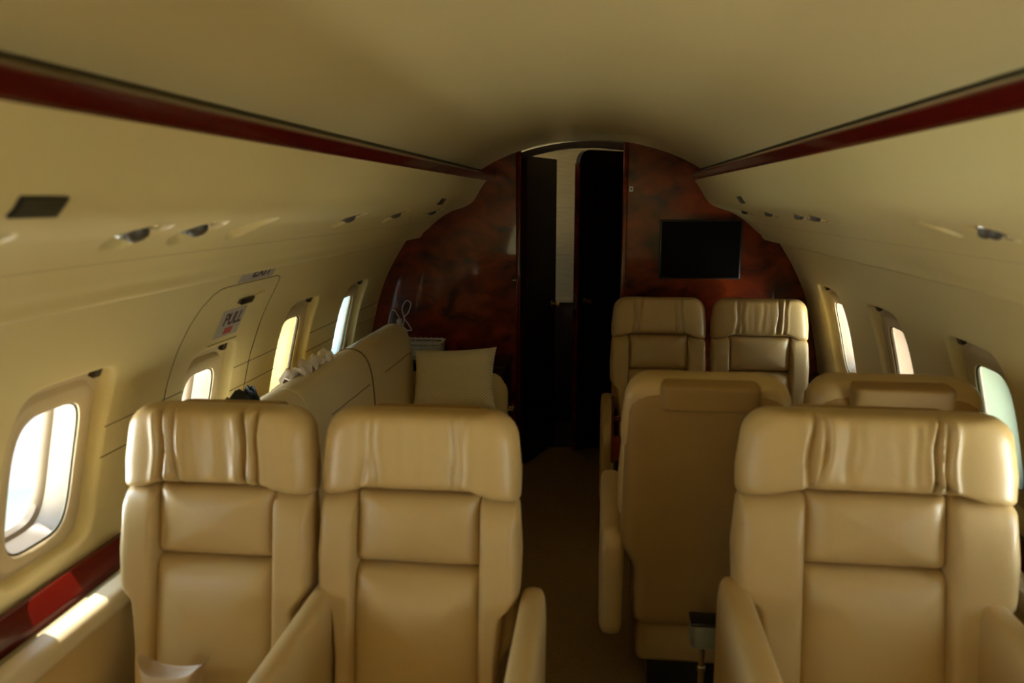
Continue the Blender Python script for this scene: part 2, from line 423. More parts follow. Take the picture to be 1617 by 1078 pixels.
# overwing exit hatch outline
h = [(1.985, .62), (1.985, 1.0), (1.988, 1.1), (1.998, 1.17), (2.018, 1.22), (2.05, 1.252), (2.08, 1.264), (2.12, 1.267), (2.40, 1.267), (2.47, 1.267), (2.497, 1.26), (2.510, 1.24), (2.516, 1.2), (2.520, 1.1), (2.522, .62)]
hh = []
for a, b in zip(h, h[1:]): hh += dense(a, b, 4)[:-1]
seam(hh+[h[-1]], -1, 'trim_hatch_gap')
seam([(2.17, 1.075), (2.36, 1.075)], -1, 'trim_hatch_gap')

# ------------------------------------------------------------------ valences
WELLS = {-1: [.88, 1.255, 1.46, 1.70, 2.40, 2.97, 3.62], 1: [1.36, 1.56, 2.42, 2.62, 3.08, 3.585]}
def s_of_w(w):
    a, b = 0, PV.T
    for _ in range(40):
        m = (a+b)/2
        if PV.at(m).x < w: a = m
        else: b = m
    return a
VS0, VS1 = s_of_w(.652), s_of_w(.818)
VC = [VS0+(VS1-VS0)*k/NS for k in range(NS+1)]
VSL = [VS0*k/10 for k in range(10)]+VC+[VS1+(PV.T-VS1)*k/16 for k in range(1, 17)]
WC = {-1: s_of_w(.735), 1: s_of_w(.715)}
for side in (-1, 1):
    fn = lambda s, y, d, side=side: vpt(side, s, y, d)
    mb = MB(); edge = YF; hy = .085
    for yc in WELLS[side]:
        strip(mb, fn, [edge, yc-hy], VSL)
        strip(mb, fn, [yc-hy, yc+hy], [s for s in VSL if s <= VS0+1e-9]); strip(mb, fn, [yc-hy, yc+hy], [s for s in VSL if s >= VS1-1e-9])
        r = .064 if side < 0 else .046
        cell(mb, fn, yc, hy, VS0, VS1, WC[side], [(r, r, 2.2, 0, 0), (r-.003, r-.003, 2.2, 0, .0015), (r-.005, r-.005, 2.2, 0, .008), (r-.007, r-.007, 2.1, 0, .030), (r-.012, r-.012, 2, 0, .038), (r-.03, r-.03, 2, 0, .040)], close=True)
        edge = yc+hy
    strip(mb, fn, [edge, YB+.02], VSL)
    nm = 'left' if side < 0 else 'right'
    struct(mb, 'wall_%s_valence' % nm, M_VAL, weld=True, sharp=50)
    # mahogany rail along the valence top, with the dark gasket above it
    rl_ = MB(); poly = roundpoly([(.541, 1.6255), (.556, 1.617), (.640, 1.66), (.60, 1.672), (.55, 1.662), (.530, 1.652)], [.004, .006, .004, .004, .006, .005], 5)
    prism(rl_, [(XC+side*a, b) for a, b in poly], YF, YB+.05); struct(rl_, 'trim_1' if side < 0 else 'trim_2', M_RAIL)
    gk = MB(); poly = [(.575, 1.668), (.64, 1.66), (.72, 1.74), (.595, 1.706), (.60, 1.685)]
    prism(gk, [(XC+side*a, b) for a, b in poly], YF, YB+.02); struct(gk, 'trim_3' if side < 0 else 'trim_4', M_COVE)
    # faint joint along the valence under the service panels
    sm = MB(); tube(sm, [vpt(side, s_of_w(.822), y, .0006) for y in (YF, YB)], .0012, 6); struct(sm, 'trim_%d' % (5 if side < 0 else 6), M_WINP)

# ------------------------------------------------------------------ ceiling, crown, floor, ends
cl = MB(); n = 40; hwid = .577
def ceilz(w): return 1.83-w*w/(2*1.225)-.02*(abs(w)/.6)**6
poly = [(XC-hwid+2*hwid*k/n, ceilz(-hwid+2*hwid*k/n)) for k in range(n+1)]
prism(cl, poly+[(x, z+.02) for x, z in poly[::-1]], YF, YB+.012); struct(cl, 'ceiling', M_CEIL)
cr = MB(); pts = [(-.96, 1.37), (-.98, 1.5), (-.85, 1.72), (-.5, 1.92), (0, 2.0), (.5, 1.92), (.85, 1.72), (.98, 1.5), (.96, 1.37)]
pts = catmull(pts, 4); o_ = [(XC+p.x, p.y) for p in pts]; oo = [(XC+p.x*1.03, (p.y-1.3)*1.03+1.3) for p in pts]
prism(cr, o_+oo[::-1], YF, YB+.02); struct(cr, 'ceiling_crown', M_GASK)
fl = MB(); rbox(fl, -1.3, 1.3, YF, 5.4, -.05, 0, 0); struct(fl, 'floor', M_CARPET)
fw = MB()
rbox(fw, -1.4, 1.4, YF-.05, YF, 0, 2.05, 0); struct(fw, 'wall_front', M_WALL)

# aft bulkhead: two burl panels either side of the doorway
outer = catmull([(1.1, -.0), (1.23, .2), (1.275, .45), (1.265, .637), (1.23, .82), (1.18, 1.01), (1.11, 1.165), (1.04, 1.36), (.98, 1.5), (.85, 1.72), (.5, 1.92), (0, 2.0)], 4)
DL, DR = -.392, .152
for side, xd, nm in ((-1, DL, 'left'), (1, DR, 'right')):
    half = [(XC+side*p.x, p.y) for p in outer if side*(XC+side*p.x) > side*xd]
    top_z = [p for p in half][-1][1]
    zc = ceilz(xd-XC)+.012
    poly = [(xd, 0)]+half+[(xd, zc+.1)]
    poly = [(x, min(z, 2.0)) for x, z in poly]
    b = MB(); prism(b, poly, YB, YB+.045)
    bo = struct(b, 'wall_back_%s' % nm, M_MAH, sharp=30)
    e = MB(); rbox(e, xd-.001 if side > 0 else xd-.026, xd+.026 if side > 0 else xd+.001, YB-.006, YB+.05, 0, zc-.014, .006, 3)
    struct(e, 'trim_%d' % (7 if side < 0 else 8), M_MAH if side > 0 else M_RAIL)

# ------------------------------------------------------------------ vestibule behind the doorway
v = MB(); rbox(v, -1.1, .9, 5.12, 5.16, .86, 2.0, 0); struct(v, 'wall_vestibule', M_PAPER)
v = MB(); rbox(v, -1.1, .9, 5.10, 5.16, 0, .84, .004); struct(v, 'wall_vestibule_wainscot', M_MAHD)
v = MB(); rbox(v, -1.1, .9, 5.085, 5.16, .835, .865, .006); struct(v, 'trim_9', M_PAPER)
v = MB(); n = 20; pl = [(XC-1.07+2.14*k/n, 1.845-.18*(-1+2*k/n)**2) for k in range(n+1)]
prism(v, pl+[(x, z+.03) for x, z in pl[::-1]], YB+.045, 5.14); struct(v, 'ceiling_vestibule', M_CEIL)
v = MB()
for q in ((YB+.045, 4.66, 0, 2), (4.94, 5.2, 0, 2), (4.66, 4.94, 0, 1.15), (4.66, 4.94, 1.36, 2)): rbox(v, -1.12, -1.08, q[0], q[1], q[2], q[3], 0)  # unseen window opening added to brighten the wallpaper
ld = bpy.data.lights.new('window_daylight', 'AREA'); ld.shape = 'RECTANGLE'; ld.size = .28; ld.size_y = .21; ld.cycles.is_portal = True
lo = bpy.data.objects.new('window_daylight', ld); COL.objects.link(lo); lo.location = (-1.13, 4.80, 1.255); lo.rotation_euler = (radians(90), 0, radians(-90))
struct(v, 'wall_vestibule_left', M_MAHD)
v = MB(); rbox(v, .62, .66, YB+.045, 5.2, 0, 2, 0); struct(v, 'wall_vestibule_right', M_MAHD)

v = MB(); n = 12; pl = [(DL-.02+(DR-DL+.04)*k/n, ceilz(DL-.02+(DR-DL+.04)*k/n-XC)-.004) for k in range(n+1)]
prism(v, pl+[(x, z-.030) for x, z in pl[::-1]], YB+.06, YB+.16); struct(v, 'trim_10', M_MAHD)  # dark band added to stand in for the unlit vestibule ceiling
v = MB(); rbox(v, -1.08, .62, 4.56, 5.1, -.001, .003, 0); struct(v, 'floor_shade_sheet', M_MAHD)  # dark sheet over the carpet, standing in for shade on the floor

def door_leaf(name, hinge, tip, z1, th, rtop, knob_z, m, edge_m):
    hx, hy_ = hinge; d = Vector((tip[0]-hx, tip[1]-hy_)); w = d.length
    o = MB(); poly = roundpoly([(0, .012), (w, .012), (w, z1), (0, z1)], [0, 0, rtop, .004], 10)
    prism(o, [(p.x, p.y) for p in poly], -th/2, th/2)
    ob = struct(o, name, m, sharp=30); ob.location = (hx, hy_, 0); ob.rotation_euler = (0, 0, math.atan2(d.y, d.x))
    e = MB(); rbox(e, w-.001, w+.006, -th/2-.002, th/2+.002, .012, z1-rtop, .002, 2); e.build('edge_strip', edge_m, ob)
    for sgn in (-1, 1):
        k = MB(); lathe(k, [(.018, 0), (.018, .004), (.008, .006), (.007, .03), (.014, .034), (.017, .042), (.014, .05), (.004, .053)], (w-.055, sgn*th/2, knob_z), (0, sgn, 0), 18)
        k.build('door_knob', M_BRASS, ob)
    l = MB(); rbox(l, w+.004, w+.010, -.011, .011, knob_z-.05, knob_z+.05, .002, 2); l.build('latch_plate', M_BRASS, ob)
    return ob
door_leaf('door_1', (DL+.012, YB+.062), (-.243, 4.59), 1.752, .03, .004, .905, M_MAHD, M_MAHD)
door_leaf('door_2', (.26, 4.80), (-.098, 4.47), 1.80, .034, .075, .93, M_MAHD, M_MAH)

# ------------------------------------------------------------------ seats
def lean(y0, al):
    ca, sa = cos(al), sin(al)
    return lambda x, y, t: (x, y0+y*ca+t*sa, .40+t*ca-y*sa)
def headrest_disp(seed, hw, amp):
    R = random.Random(seed); folds = []
    for x0, n_ in ((-hw*.50, 2), (hw*.36, 2)):
        for j in range(n_):
            folds.append((x0+R.uniform(-.004, .004)+j*.024, R.uniform(-.10, .10), amp*1.35*R.uniform(.85, 1.1)*(1 if j == 0 else .75), R.uniform(.0055, .0085)))
    for j in range(7): folds.append((R.uniform(-hw*.42, hw*.42), R.uniform(-.08, .08), amp*R.uniform(.05, .18), R.uniform(.006, .010)))
    def f(x, z, side):
        if side: return 0
        d = 0; m = z-.56
        for x0, sl, a, sg in folds:
            u = (x-x0-sl*m-.003*sin(40*m+x0*90))/sg
            d += a*exp(-u*u)*(.65+.35*cos(m*9)) - a*.4*exp(-((u-2.2)/1.2)**2) - a*.25*exp(-((u+2.2)/1.4)**2)
        return d
    return f
def seat(name, label, x, y, rz, wide=False, seed=1, amp=.008, arms=(), al=radians(9), az=.655):
    root = empty(name, (x, y, 0), rz); tag(root, label, 'seat', 'tan leather cabin seats')
    k = .303 if wide else .229           # half width
    c = .163 if wide else .152           # half width of the centre cushions
    T = lean(0, al)
    m = MB(); pad(m, roundpoly([(-k*.79, -.14), (k*.79, -.14), (k*.80, .07), (k*.975, .13), (k*.965, .40), (k*.93, .64), (-k*.93, .64), (-k*.965, .40), (-k*.975, .13), (-k*.80, .07)], [.03, .03, .03, .05, .2, .075, .075, .2, .05, .03]), .012, .066, p=14, q=2.4)
    m.xf(T).build('backrest_shell', M_LEAD, root)
    m = MB(); pad(m, roundpoly([(-k, .454), (-k*.80, .457), (-k*.58, .473), (k*.58, .473), (k*.80, .455), (k, .452), (k*1.005, .52), (k*.94, .656), (-k*.94, .656), (-k*1.005, .52)], [.014, .05, .05, .05, .05, .014, .2, .066, .066, .2]),
                  .080, .050, p=10, q=2.3, nr=84, N=170, disp=headrest_disp(seed, k, amp))
    m.xf(T).build('headrest', M_LEA, root)
    m = MB(); pad(m, roundpoly([(-k*.57, .582), (k*.57, .582), (k*.57, .657), (-k*.57, .657)], [.014, .014, .012, .012]), .05, .030, p=12, q=2.4, nr=8, at=.050)
    m.xf(T).build('headrest_flap', M_LEAD, root)
    for s in (-1, 1):
        m = MB()
        ol = roundpoly([(s*(c-.012), .474), (s*(k*.99), .461), (s*(k*1.025), .34), (s*(k*1.01), .235), (s*(k*.86), .205), (s*(k*.80), .05), (s*(k*.80), -.10), (s*(c-.012), -.10)], [.012, .014, .12, .03, .05, .1, .02, .01], 5)
        if s < 0: ol = ol[::-1]
        pad(m, ol, .074, .03, p=7, q=2.2, nr=16); m.xf(T).build('side_bolster', M_LEA, root)
    m = MB(); pad(m, roundpoly([(-c, .302), (c, .302), (c-.004, .474), (-c+.004, .474)], .016), .054, .03, p=8, q=2.0, bulge=.016, nr=16)
    m.xf(T).build('lumbar_cushion', M_LEA, root)
    m = MB(); pad(m, roundpoly([(-c-.008, -.06), (c+.008, -.06), (c, .305), (-c, .305)], .016), .058, .03, p=9, q=2.0, bulge=.024, nr=16)
    m.xf(T).build('back_cushion', M_LEA, root)
    sw = k*.80
    m = MB(); pad(m, roundpoly([(-sw, -.53), (sw, -.53), (sw, -.02), (-sw, -.02)], [.05, .05, .02, .02]), .03, .09, p=9, q=2.2, bulge=0, nr=14, plane='xy')
    m.xf(lambda x, y, z: (x, y, .355-(-z)*1.0 if False else .36+z)).build('seat_cushion', M_LEA, root)
    m = MB(); rbox(m, -sw+.02, sw-.02, -.47, -.0, .12, .32, .02); m.build('seat_skirt', M_LEAD, root)
    m = MB(); rbox(m, -sw+.06, sw-.06, -.42, -.06, 0, .13, .01); m.build('base', M_BLK, root)
    for ax, aw in arms:
        m = MB(); ol = roundpoly([(.045, .22), (.075, az-.055), (.05, az), (-.50, az-.01), (-.53, az-.075), (-.50, .18)], [.04, .06, .05, .06, .06, .06], 7)
        pad(m, ol, aw/2, aw/2, p=16, q=3, nr=16, plane='yz'); m.xf(lambda X, Y, Z: (X+ax, Y, Z)).build('armrest', M_LEA, root)
    return root
Y_A, Y_W, Y_C, Y_E = 1.548, 1.665, 2.155, 3.685
seat('cabin_seat', 'tan leather window seat in the front left pair with a small pale cushion on it', -.832, Y_A, 0, seed=3, amp=.014, arms=[(.259, .052)])
seat('cabin_seat', 'tan leather aisle seat with smooth headrest in the front left pair', -.357, Y_A+.012, 0, seed=8, amp=.005, arms=[(.262, .060)])
seat('cabin_seat', 'wide single tan leather seat across the aisle from the front left pair', .667, Y_W, 0, wide=True, seed=5, amp=.012, arms=[(-.302, .07), (.245, .065)])
seat('cabin_seat', 'tan leather aisle seat seen from behind, backing onto the wide single seat', .337, Y_C, pi, seed=11, amp=.005, arms=[(.244, .072)], az=.575)
seat('cabin_seat', 'tan leather seat seen from behind, only its top showing above the wide seat', .832, Y_C+.03, pi, seed=12, amp=.005, arms=[(.240, .05)], az=.575)
e_ = seat('cabin_seat', 'far tan leather seat beside the aisle, facing forward below the monitor', .331, Y_E, 0, seed=21, amp=.006, arms=[(-.245, .06)], az=.575)
seat('cabin_seat', 'far tan leather seat beside the right wall, below the monitor', .812, Y_E, 0, seed=24, amp=.006, az=.575)

# fold-out table leaf stowed in the far aisle seat's arm
t = empty('stowed_table', (.150, 3.10, .56)); tag(t, 'dark mahogany stowed tray table frame beside the far aisle seat cushion', 'tray table')
m = MB(); rbox(m, -.04, .04, -.02, .02, -.12, -.02, .004); m.build('table_leaf', M_MAH, t)
m = MB(); rbox(m, -.045, .045, -.022, .022, .052, .064, .003); m.build('top_rail', M_MAH, t)
m = MB(); rbox(m, -.05, -.038, -.02, .02, -.13, .15, .003); m.build('upright', M_MAH, t)

# ------------------------------------------------------------------ divan
dv = empty('divan', (-.7, 2.65, 0)); tag(dv, 'long cream leather divan along the left wall with a woven pillow at its far end', 'sofa')
def L(mb): return mb.xf(lambda x, y, z: (x+.7, y-2.65, z))
prof = catmull([(-.89, .36), (-.902, .55), (-.908, .70), (-.918, .80), (-.942, .865), (-.985, .895), (-1.035, .893), (-1.073, .865), (-1.09, .80), (-1.09, .36)], 5)
def backsec(mb, y0, y1):
    ys = []; N_ = 26
    for k in range(N_+1): ys.append(y0+(y1-y0)*(.5-.5*cos(pi*k/N_)))
    cx, cz = -.99, .60; V = []; F = []
    for y in ys:
        e = min(y-y0, y1-y)/.012; e = min(1, max(0, e)); s = .982+.018*sqrt(1-(1-e)**2)
        for p in prof: V.append((cx+(p.x-cx)*s, y, cz+(p.y-cz)*s))
    n = len(prof)
    for i in range(N_):
        for j in range(n-1): F.append((i*n+j, i*n+j+1, (i+1)*n+j+1, (i+1)*n+j))
        F.append((i*n+n-1, i*n, (i+1)*n, (i+1)*n+n-1))
    F.append(tuple(range(n))); F.append(tuple(N_*n+j for j in range(n))[::-1]); mb.add(V, F)
for y0, y1 in ((1.90, 2.37), (2.37, 3.06), (3.06, 3.75)):
    m = MB(); backsec(m, y0, y1); L(m).build('back_cushion', M_DIV, dv)
    m = MB(); tube(m, [(-.9125, y0+.19, .755), (-.9125, y1-.04, .755)], .0028, 6); L(m).build('piping', M_PIPE, dv)
m = MB(); tube(m, [(p.x+.001, 3.06, p.y) for p in prof[:-3]], .0045, 6); L(m).build('piping', M_PIPE, dv)
for y0, y1 in ((1.90, 2.51), (2.515, 3.13), (3.135, 3.75)):
    m = MB(); pad(m, roundpoly([(-.885, y0), (-.385, y0), (-.385, y1), (-.885, y1)], .03), .06, .10, p=10, q=2.2, nr=10, plane='xy'); m.xf(lambda x, y, z: (x, y, z+.385)); L(m).build('seat_cushion', M_DIV, dv)
m = MB(); rbox(m, -1.08, -.40, 1.90, 3.76, .03, .30, .02); L(m).build('base', M_DIV, dv)
m = MB(); pad(m, roundpoly([(-1.08, .05), (-.42, .05), (-.42, .56), (-.47, .64), (-.86, .64), (-1.08, .64)], [.02, .02, .06, .05, .02, .02]), .035, .035, p=12, q=2.3, nr=10); m.xf(lambda x, y, z: (x, y+3.79, z)); L(m).build('armrest', M_DIV, dv)

# pillow
pl_ = MB()
def pillow_mesh(mb, w, h, t, N=44, pinch=.10, ex=.55):
    V = []; F = []
    for side in (-1, 1):
        for i in range(N+1):
            for j in range(N+1):
                u = -1+2*i/N; v_ = -1+2*j/N
                x = u*w*(1-pinch*(1-v_*v_)*abs(u)**3*.9-0); z = v_*h*(1-pinch*(1-u*u)*abs(v_)**3*1.1)
                th = t*((1-u**4)*(1-v_**4))**ex
                V.append((x, side*th+(0 if th > 0 else 0), z))
    n = (N+1)**2
    for s in (0, 1):
        for i in range(N):
            for j in range(N):
                a = s*n+i*(N+1)+j; q = (a, a+1, a+N+2, a+N+1); F.append(q if s else q[::-1])
    mb.add(V, F)
pillow_mesh(pl_, .215, .158, .085)
po = pl_.build('throw_pillow', M_WEAVE, weld=True); po.location = (-.675, 3.655, .638); po.rotation_euler = (radians(-24), radians(-3.5), radians(-3))
tag(po, 'cream woven throw pillow propped at the far end of the divan', 'pillow')

# ------------------------------------------------------------------ mahogany side cabinet, basket and its contents
cb = empty('side_cabinet', (-.8, 3.81, 0)); tag(cb, 'low dark mahogany side cabinet between the divan end and the burl bulkhead', 'cabinet')
m = MB(); rbox(m, -.27, .35, .03, .315, 0, .64, .004); m.build('body', M_MAHD, cb)
m = MB(); rbox(m, -.33, .365, .02, .322, .64, .67, .006); m.build('top', M_MAHD, cb)
m = MB(); rbox(m, .35, .36, .04, .165, .06, .61, .003); d_ = m.build('door', M_MAHD, cb); m = MB(); lathe(m, [(.008, 0), (.006, .012), (.012, .018), (.008, .026)], (.36, .145, .4), (1, 0, 0), 14); m.build('knob', M_BRASS, d_)
m = MB(); rbox(m, .35, .36, .175, .305, .06, .61, .003); d_ = m.build('door', M_MAHD, cb); m = MB(); lathe(m, [(.008, 0), (.006, .012), (.012, .018), (.008, .026)], (.36, .195, .4), (1, 0, 0), 14); m.build('knob', M_BRASS, d_)

bk = empty('wicker_basket', (-.915, 3.985, .67)); tag(bk, 'small white wicker basket on the side cabinet behind the pillow', 'basket')
def basket():
    mb = MB(); hx, hy_, H_ = .112, .075, .088
    def P(t, z):        # perimeter point, flaring towards the top
        k = .90+.10*z/H_; a = roundpoly([(-hx, -hy_), (hx, -hy_), (hx, hy_), (-hx, hy_)], .02, 4); q = RS[int(t) % len(RS)]; return q*k
    RS = resample(roundpoly([(-hx, -hy_), (hx, -hy_), (hx, hy_), (-hx, hy_)], .02, 4), 96)
    cen = Vector((0, 0))
    for r_ in range(9):
        z = .005+r_*.0088; pts = []
        for i, q in enumerate(RS):
            k = .90+.10*z/H_; wv = .0035*sin(2*pi*i/8+pi*r_); d = q.normalized(); pts.append((q.x*k+d.x*wv, q.y*k+d.y*wv, z))
        tube(mb, pts, .0042, 6, closed=True)
    for i in range(0, 96, 4):
        q = RS[i]; tube(mb, [(q.x*.9, q.y*.9, 0), (q.x, q.y, H_)], .0022, 5)
    return mb, RS, H_
bm_, RS, H_ = basket(); bm_.build('woven_side', M_BASK, bk)
m = MB(); tube(m, [(q.x*1.01+.0022*sin(i*pi/2), q.y*1.01, H_+.004+.002*cos(i*pi/2)) for i, q in enumerate(RS)], .0065, 7, closed=True); m.build('rim', M_BASK, bk)
m = MB(); prism(m, [(q.x*.9, q.y*.9) for q in RS], 0, .006, plane='xy'); m.build('bottom', M_BASK, bk)
b = empty('small_bottle', (-.992, 3.97, .677)); tag(b, 'small blue bottle with a silver cap standing in the wicker basket', 'bottle')
m = MB(); lathe(m, [(.014, 0), (.016, .004), (.016, .085), (.012, .095), (.007, .10)], n=20); m.build('body', M_BLUE, b)
m = MB(); lathe(m, [(.008, .099), (.009, .101), (.009, .118), (.006, .121)], n=18); m.build('cap', M_CHR, b)
m = MB(); rbox(m, -.028, .028, -.009, .009, -.032, .032, .003); o = m.build('snack_packet', M_ORANGE); o.location = (-.945, 3.965, .71); o.rotation_euler = (.2, .15, .4)
tag(o, 'small orange packet lying in the wicker basket beside the blue bottle', 'packet')
# cable with plug
cbl = empty('charging_cable', (-1.072, 4.10, .845)); tag(cbl, 'pale looped charging cable hanging from a plug in the burl bulkhead', 'cable')
m = MB(); rbox(m, -.014, .010, -.006, .036, -.022, .016, .004); m.build('plug', M_WHITE, cbl)
pts = catmull([(0, -.005, -.01), (.02, -.02, -.03), (.035, -.02, .02), (.025, -.02, .08), (.05, -.022, .125), (.075, -.02, .11), (.06, -.02, .06), (.035, -.016, .03), (.06, -.018, -.01), (.075, -.02, -.04), (.04, -.02, -.035), (.02, -.02, .0), (-.01, -.02, .06), (-.035, -.02, .07), (-.055, -.02, .0), (-.06, -.02, -.06), (-.03, -.022, -.05), (.02, -.02, -.02), (.055, -.02, -.05)], 8)
m = MB(); tube(m, pts, .0032, 7); m.build('cord', M_LILAC, cbl)

# ------------------------------------------------------------------ cloths over the divan's rear edge
def drape(name, m_, label, cat, y0, y1, seed, drop, amp):
    R = random.Random(seed); mb = MB(); ny, nt_ = 40, 30; V = []; F = []
    ph = [R.uniform(0, 6) for _ in range(6)]
    path = catmull([(-1.0, .897), (-1.035, .894), (-1.073, .866), (-1.091, .80), (-1.092, .895-drop)], 10)
    def pos(i, j):
        y = y0+(y1-y0)*i/ny; p = path[int(j*(len(path)-1)/nt_)]; q = path[min(len(path)-1, int(j*(len(path)-1)/nt_)+1)]
        t = (q-p); t = t.normalized() if t.length > 0 else Vector((0, -1)); nrm = Vector((t.y, -t.x))
        if nrm.y < 0 and j < 10: nrm = -nrm
        d = .010+amp*(.5+.5*sin(14*i/ny*3+ph[0]+j*.25))*(.6+.4*sin(i*.7+ph[1]+j*.3))+amp*.3*sin(j*.9+ph[2]+i*.2)
        u = Vector((-.3, 1)).normalized() if j < nt_*.45 else Vector((-1, .15)).normalized()
        return (p.x+u.x*d, y+.012*sin(j*.4+ph[3]), p.y+u.y*d)
    for lay in (0, 1):
        for i in range(ny+1):
            for j in range(nt_+1):
                x, y, z = pos(i, j)
                if lay: x += .004*(1 if j > nt_*.45 else 0); z -= .005*(1 if j <= nt_*.45 else 0)
                V.append((x, y, z))
    n = (ny+1)*(nt_+1); w = nt_+1
    for i in range(ny):
        for j in range(nt_):
            a = i*w+j; F.append((a, a+1, a+w+1, a+w)); F.append((n+a, n+a+w, n+a+w+1, n+a+1))
    bd = [i*w for i in range(ny+1)]+[ny*w+j for j in range(1, w)]+[i*w+nt_ for i in range(ny-1, -1, -1)]+[j for j in range(nt_-1, 0, -1)]
    for a, b in zip(bd, bd[1:]+bd[:1]): F.append((a, b, n+b, n+a))
    mb.add(V, F); return tag(mb.build(name, m_, sharp=70), label, cat)
drape('knitted_scarf', M_CLOTH, 'crumpled white knitted scarf over the divan back under the yellow shaded window', 'scarf', 2.53, 2.87, 4, .14, .034)
drape('folded_cloth', M_DCLOTH, 'dark charcoal folded cloth hung behind the divan back near the exit hatch window', 'cloth', 2.135, 2.20, 9, .18, .042)

# pale bundle on the window-side seat
m = MB(); pillow_mesh(m, .082, .085, .04, N=40, pinch=.62, ex=.30); o = m.build('small_cushion', M_BUND, weld=True)
o.location = (-.852, 1.37, .478); o.rotation_euler = (radians(-14), 0, radians(4)); tag(o, 'small pale cushion with two pointed corners standing on the front left window seat', 'cushion')

# ------------------------------------------------------------------ side ledges under the windows
for side, nm, y0, y1, lab in ((-1, 'left', YF+.05, 1.83, 'long side ledge with mahogany rail and cream padded edge under the left windows'), (1, 'right', YF+.05, 4.10, 'side ledge with mahogany rail under the right windows, mostly behind the seats')):
    r = empty('side_ledge', (XC+side*1.1, 0, 0)); tag(r, lab, 'ledge')
    def pr(poly, mm, name, rad=.006):
        m = MB(); q = roundpoly([(side*((a if side < 0 or a > 1.16 else a+.03)-1.1), b) for a, b in poly], rad, 4); prism(m, [(p.x, p.y) for p in q], y0, y1); m.build(name, mm, r)
    pr([(1.165, .555), (1.232, .555), (1.232, .622), (1.21, .620), (1.165, .584)], M_RAIL, 'mahogany_rail', .008)
    pr([(1.13, .53), (1.175, .53), (1.175, .568), (1.13, .568)], M_COVE, 'ledge_channel', .002)
    pr([(1.072, .53), (1.138, .53), (1.138, .586), (1.072, .586)], M_CAP, 'padded_cap', .018)
    pr([(1.08, 0), (1.13, 0), (1.13, .55), (1.08, .55)], M_LEA, 'ledge_panel', .004)

# ------------------------------------------------------------------ monitor, plates and signs
tv = empty('monitor', (.561, YB, 1.261)); tag(tv, 'flat black monitor mounted on the burl bulkhead above the far seats', 'monitor')
m = MB(); rbox(m, -.212, .212, -.032, .0, -.154, .154, .004); m.build('bezel', M_BLK, tv)
m = MB(); rbox(m, -.203, .203, -.0335, -.028, -.146, .146, .001, 1); m.build('screen', M_SCR, tv)
sw_ = empty('switch_plate', (.193, YB, 1.575)); tag(sw_, 'tiny pale switch plate on the bulkhead beside the doorway', 'switch')
m = MB(); rbox(m, -.011, .011, -.006, 0, -.014, .014, .002); m.build('plate', M_WHITE, sw_)
m = MB(); rbox(m, -.003, .003, -.010, -.004, -.006, .006, .001); m.build('toggle', M_BLK, sw_)
lk = MB(); rbox(lk, -.012, .012, -.003, 0, -.002, .002, .0008); o = lk.build('latch_marker', M_BRASS); o.location = (-.425, YB, 1.085); tag(o, 'tiny brass strip on the burl bulkhead left of the doorway', 'latch')

def wall_plate(name, label, cat, yc, zc, wid, hei, m_):
    s = PW.s_of_z(zc); n = PW.nrm(s); r = empty(name); r.location = wpt(-1, s, yc, -.001)
    nx = Vector((n.x, 0, -n.y)).normalized()           # inboard normal of the left wall
    up = Vector((n.y, 0, n.x)); up = up if up.z > 0 else -up
    ri = up.cross(nx)
    r.matrix_world = Matrix((ri, up, nx)).transposed().to_4x4(); r.location = wpt(-1, s, yc, -.001)
    tag(r, label, cat)
    m = MB(); rbox(m, -wid/2, wid/2, -hei/2, hei/2, 0, .004, .0015, 2); m.build('plate', m_, r)
    return r
def text(body, size, m_, parent, loc, name='lettering', sx=1):
    c = bpy.data.curves.new(name, 'FONT'); c.body = body; c.size = size; c.align_x = 'CENTER'; c.align_y = 'CENTER'; c.extrude = .0004; c.offset = size*.02
    o = bpy.data.objects.new(name, c); COL.objects.link(o); bpy.context.view_layer.update()
    me = bpy.data.meshes.new_from_object(o.evaluated_get(bpy.context.evaluated_depsgraph_get())); COL.objects.unlink(o); bpy.data.objects.remove(o)
    q = bpy.data.objects.new(name, me); COL.objects.link(q); q.parent = parent; q.location = loc; q.scale = (sx, 1, 1); me.materials.clear(); me.materials.append(m_); return q
pp = wall_plate('pull_placard', 'grey placard reading PULL above the exit hatch window', 'sign', 2.26, 1.14, .152, .10, M_PLATE)
text('PULL', .062, M_INK, pp, (.004, .014, .0045), sx=.86)
m = MB(); rbox(m, -.026, .026, -.040, -.017, .0036, .0048, 0); m.build('red_mark', M_RED, pp)
ex = wall_plate('exit_sign', 'pale EXIT sign tucked under the left valence above the hatch', 'sign', 2.285, 1.298, .235, .058, M_PLATE)
text('EXIT', .052, M_INK, ex, (.02, .002, .0045), sx=1.25)
hd = wall_plate('hatch_handle', 'dark recessed handle with pale lever above the PULL placard', 'handle', 2.30, 1.207, .10, .016, M_WINF)
m = MB(); rbox(m, -.038, .038, -.010, .012, .003, .012, .003); m.build('finger_recess', M_BLK, hd)
m = MB(); tube(m, catmull([(.03, .004, .008), (.06, .016, .012), (.10, .022, .011), (.112, .018, .004)], 5), .003, 7); m.build('lever', M_VAL, hd)

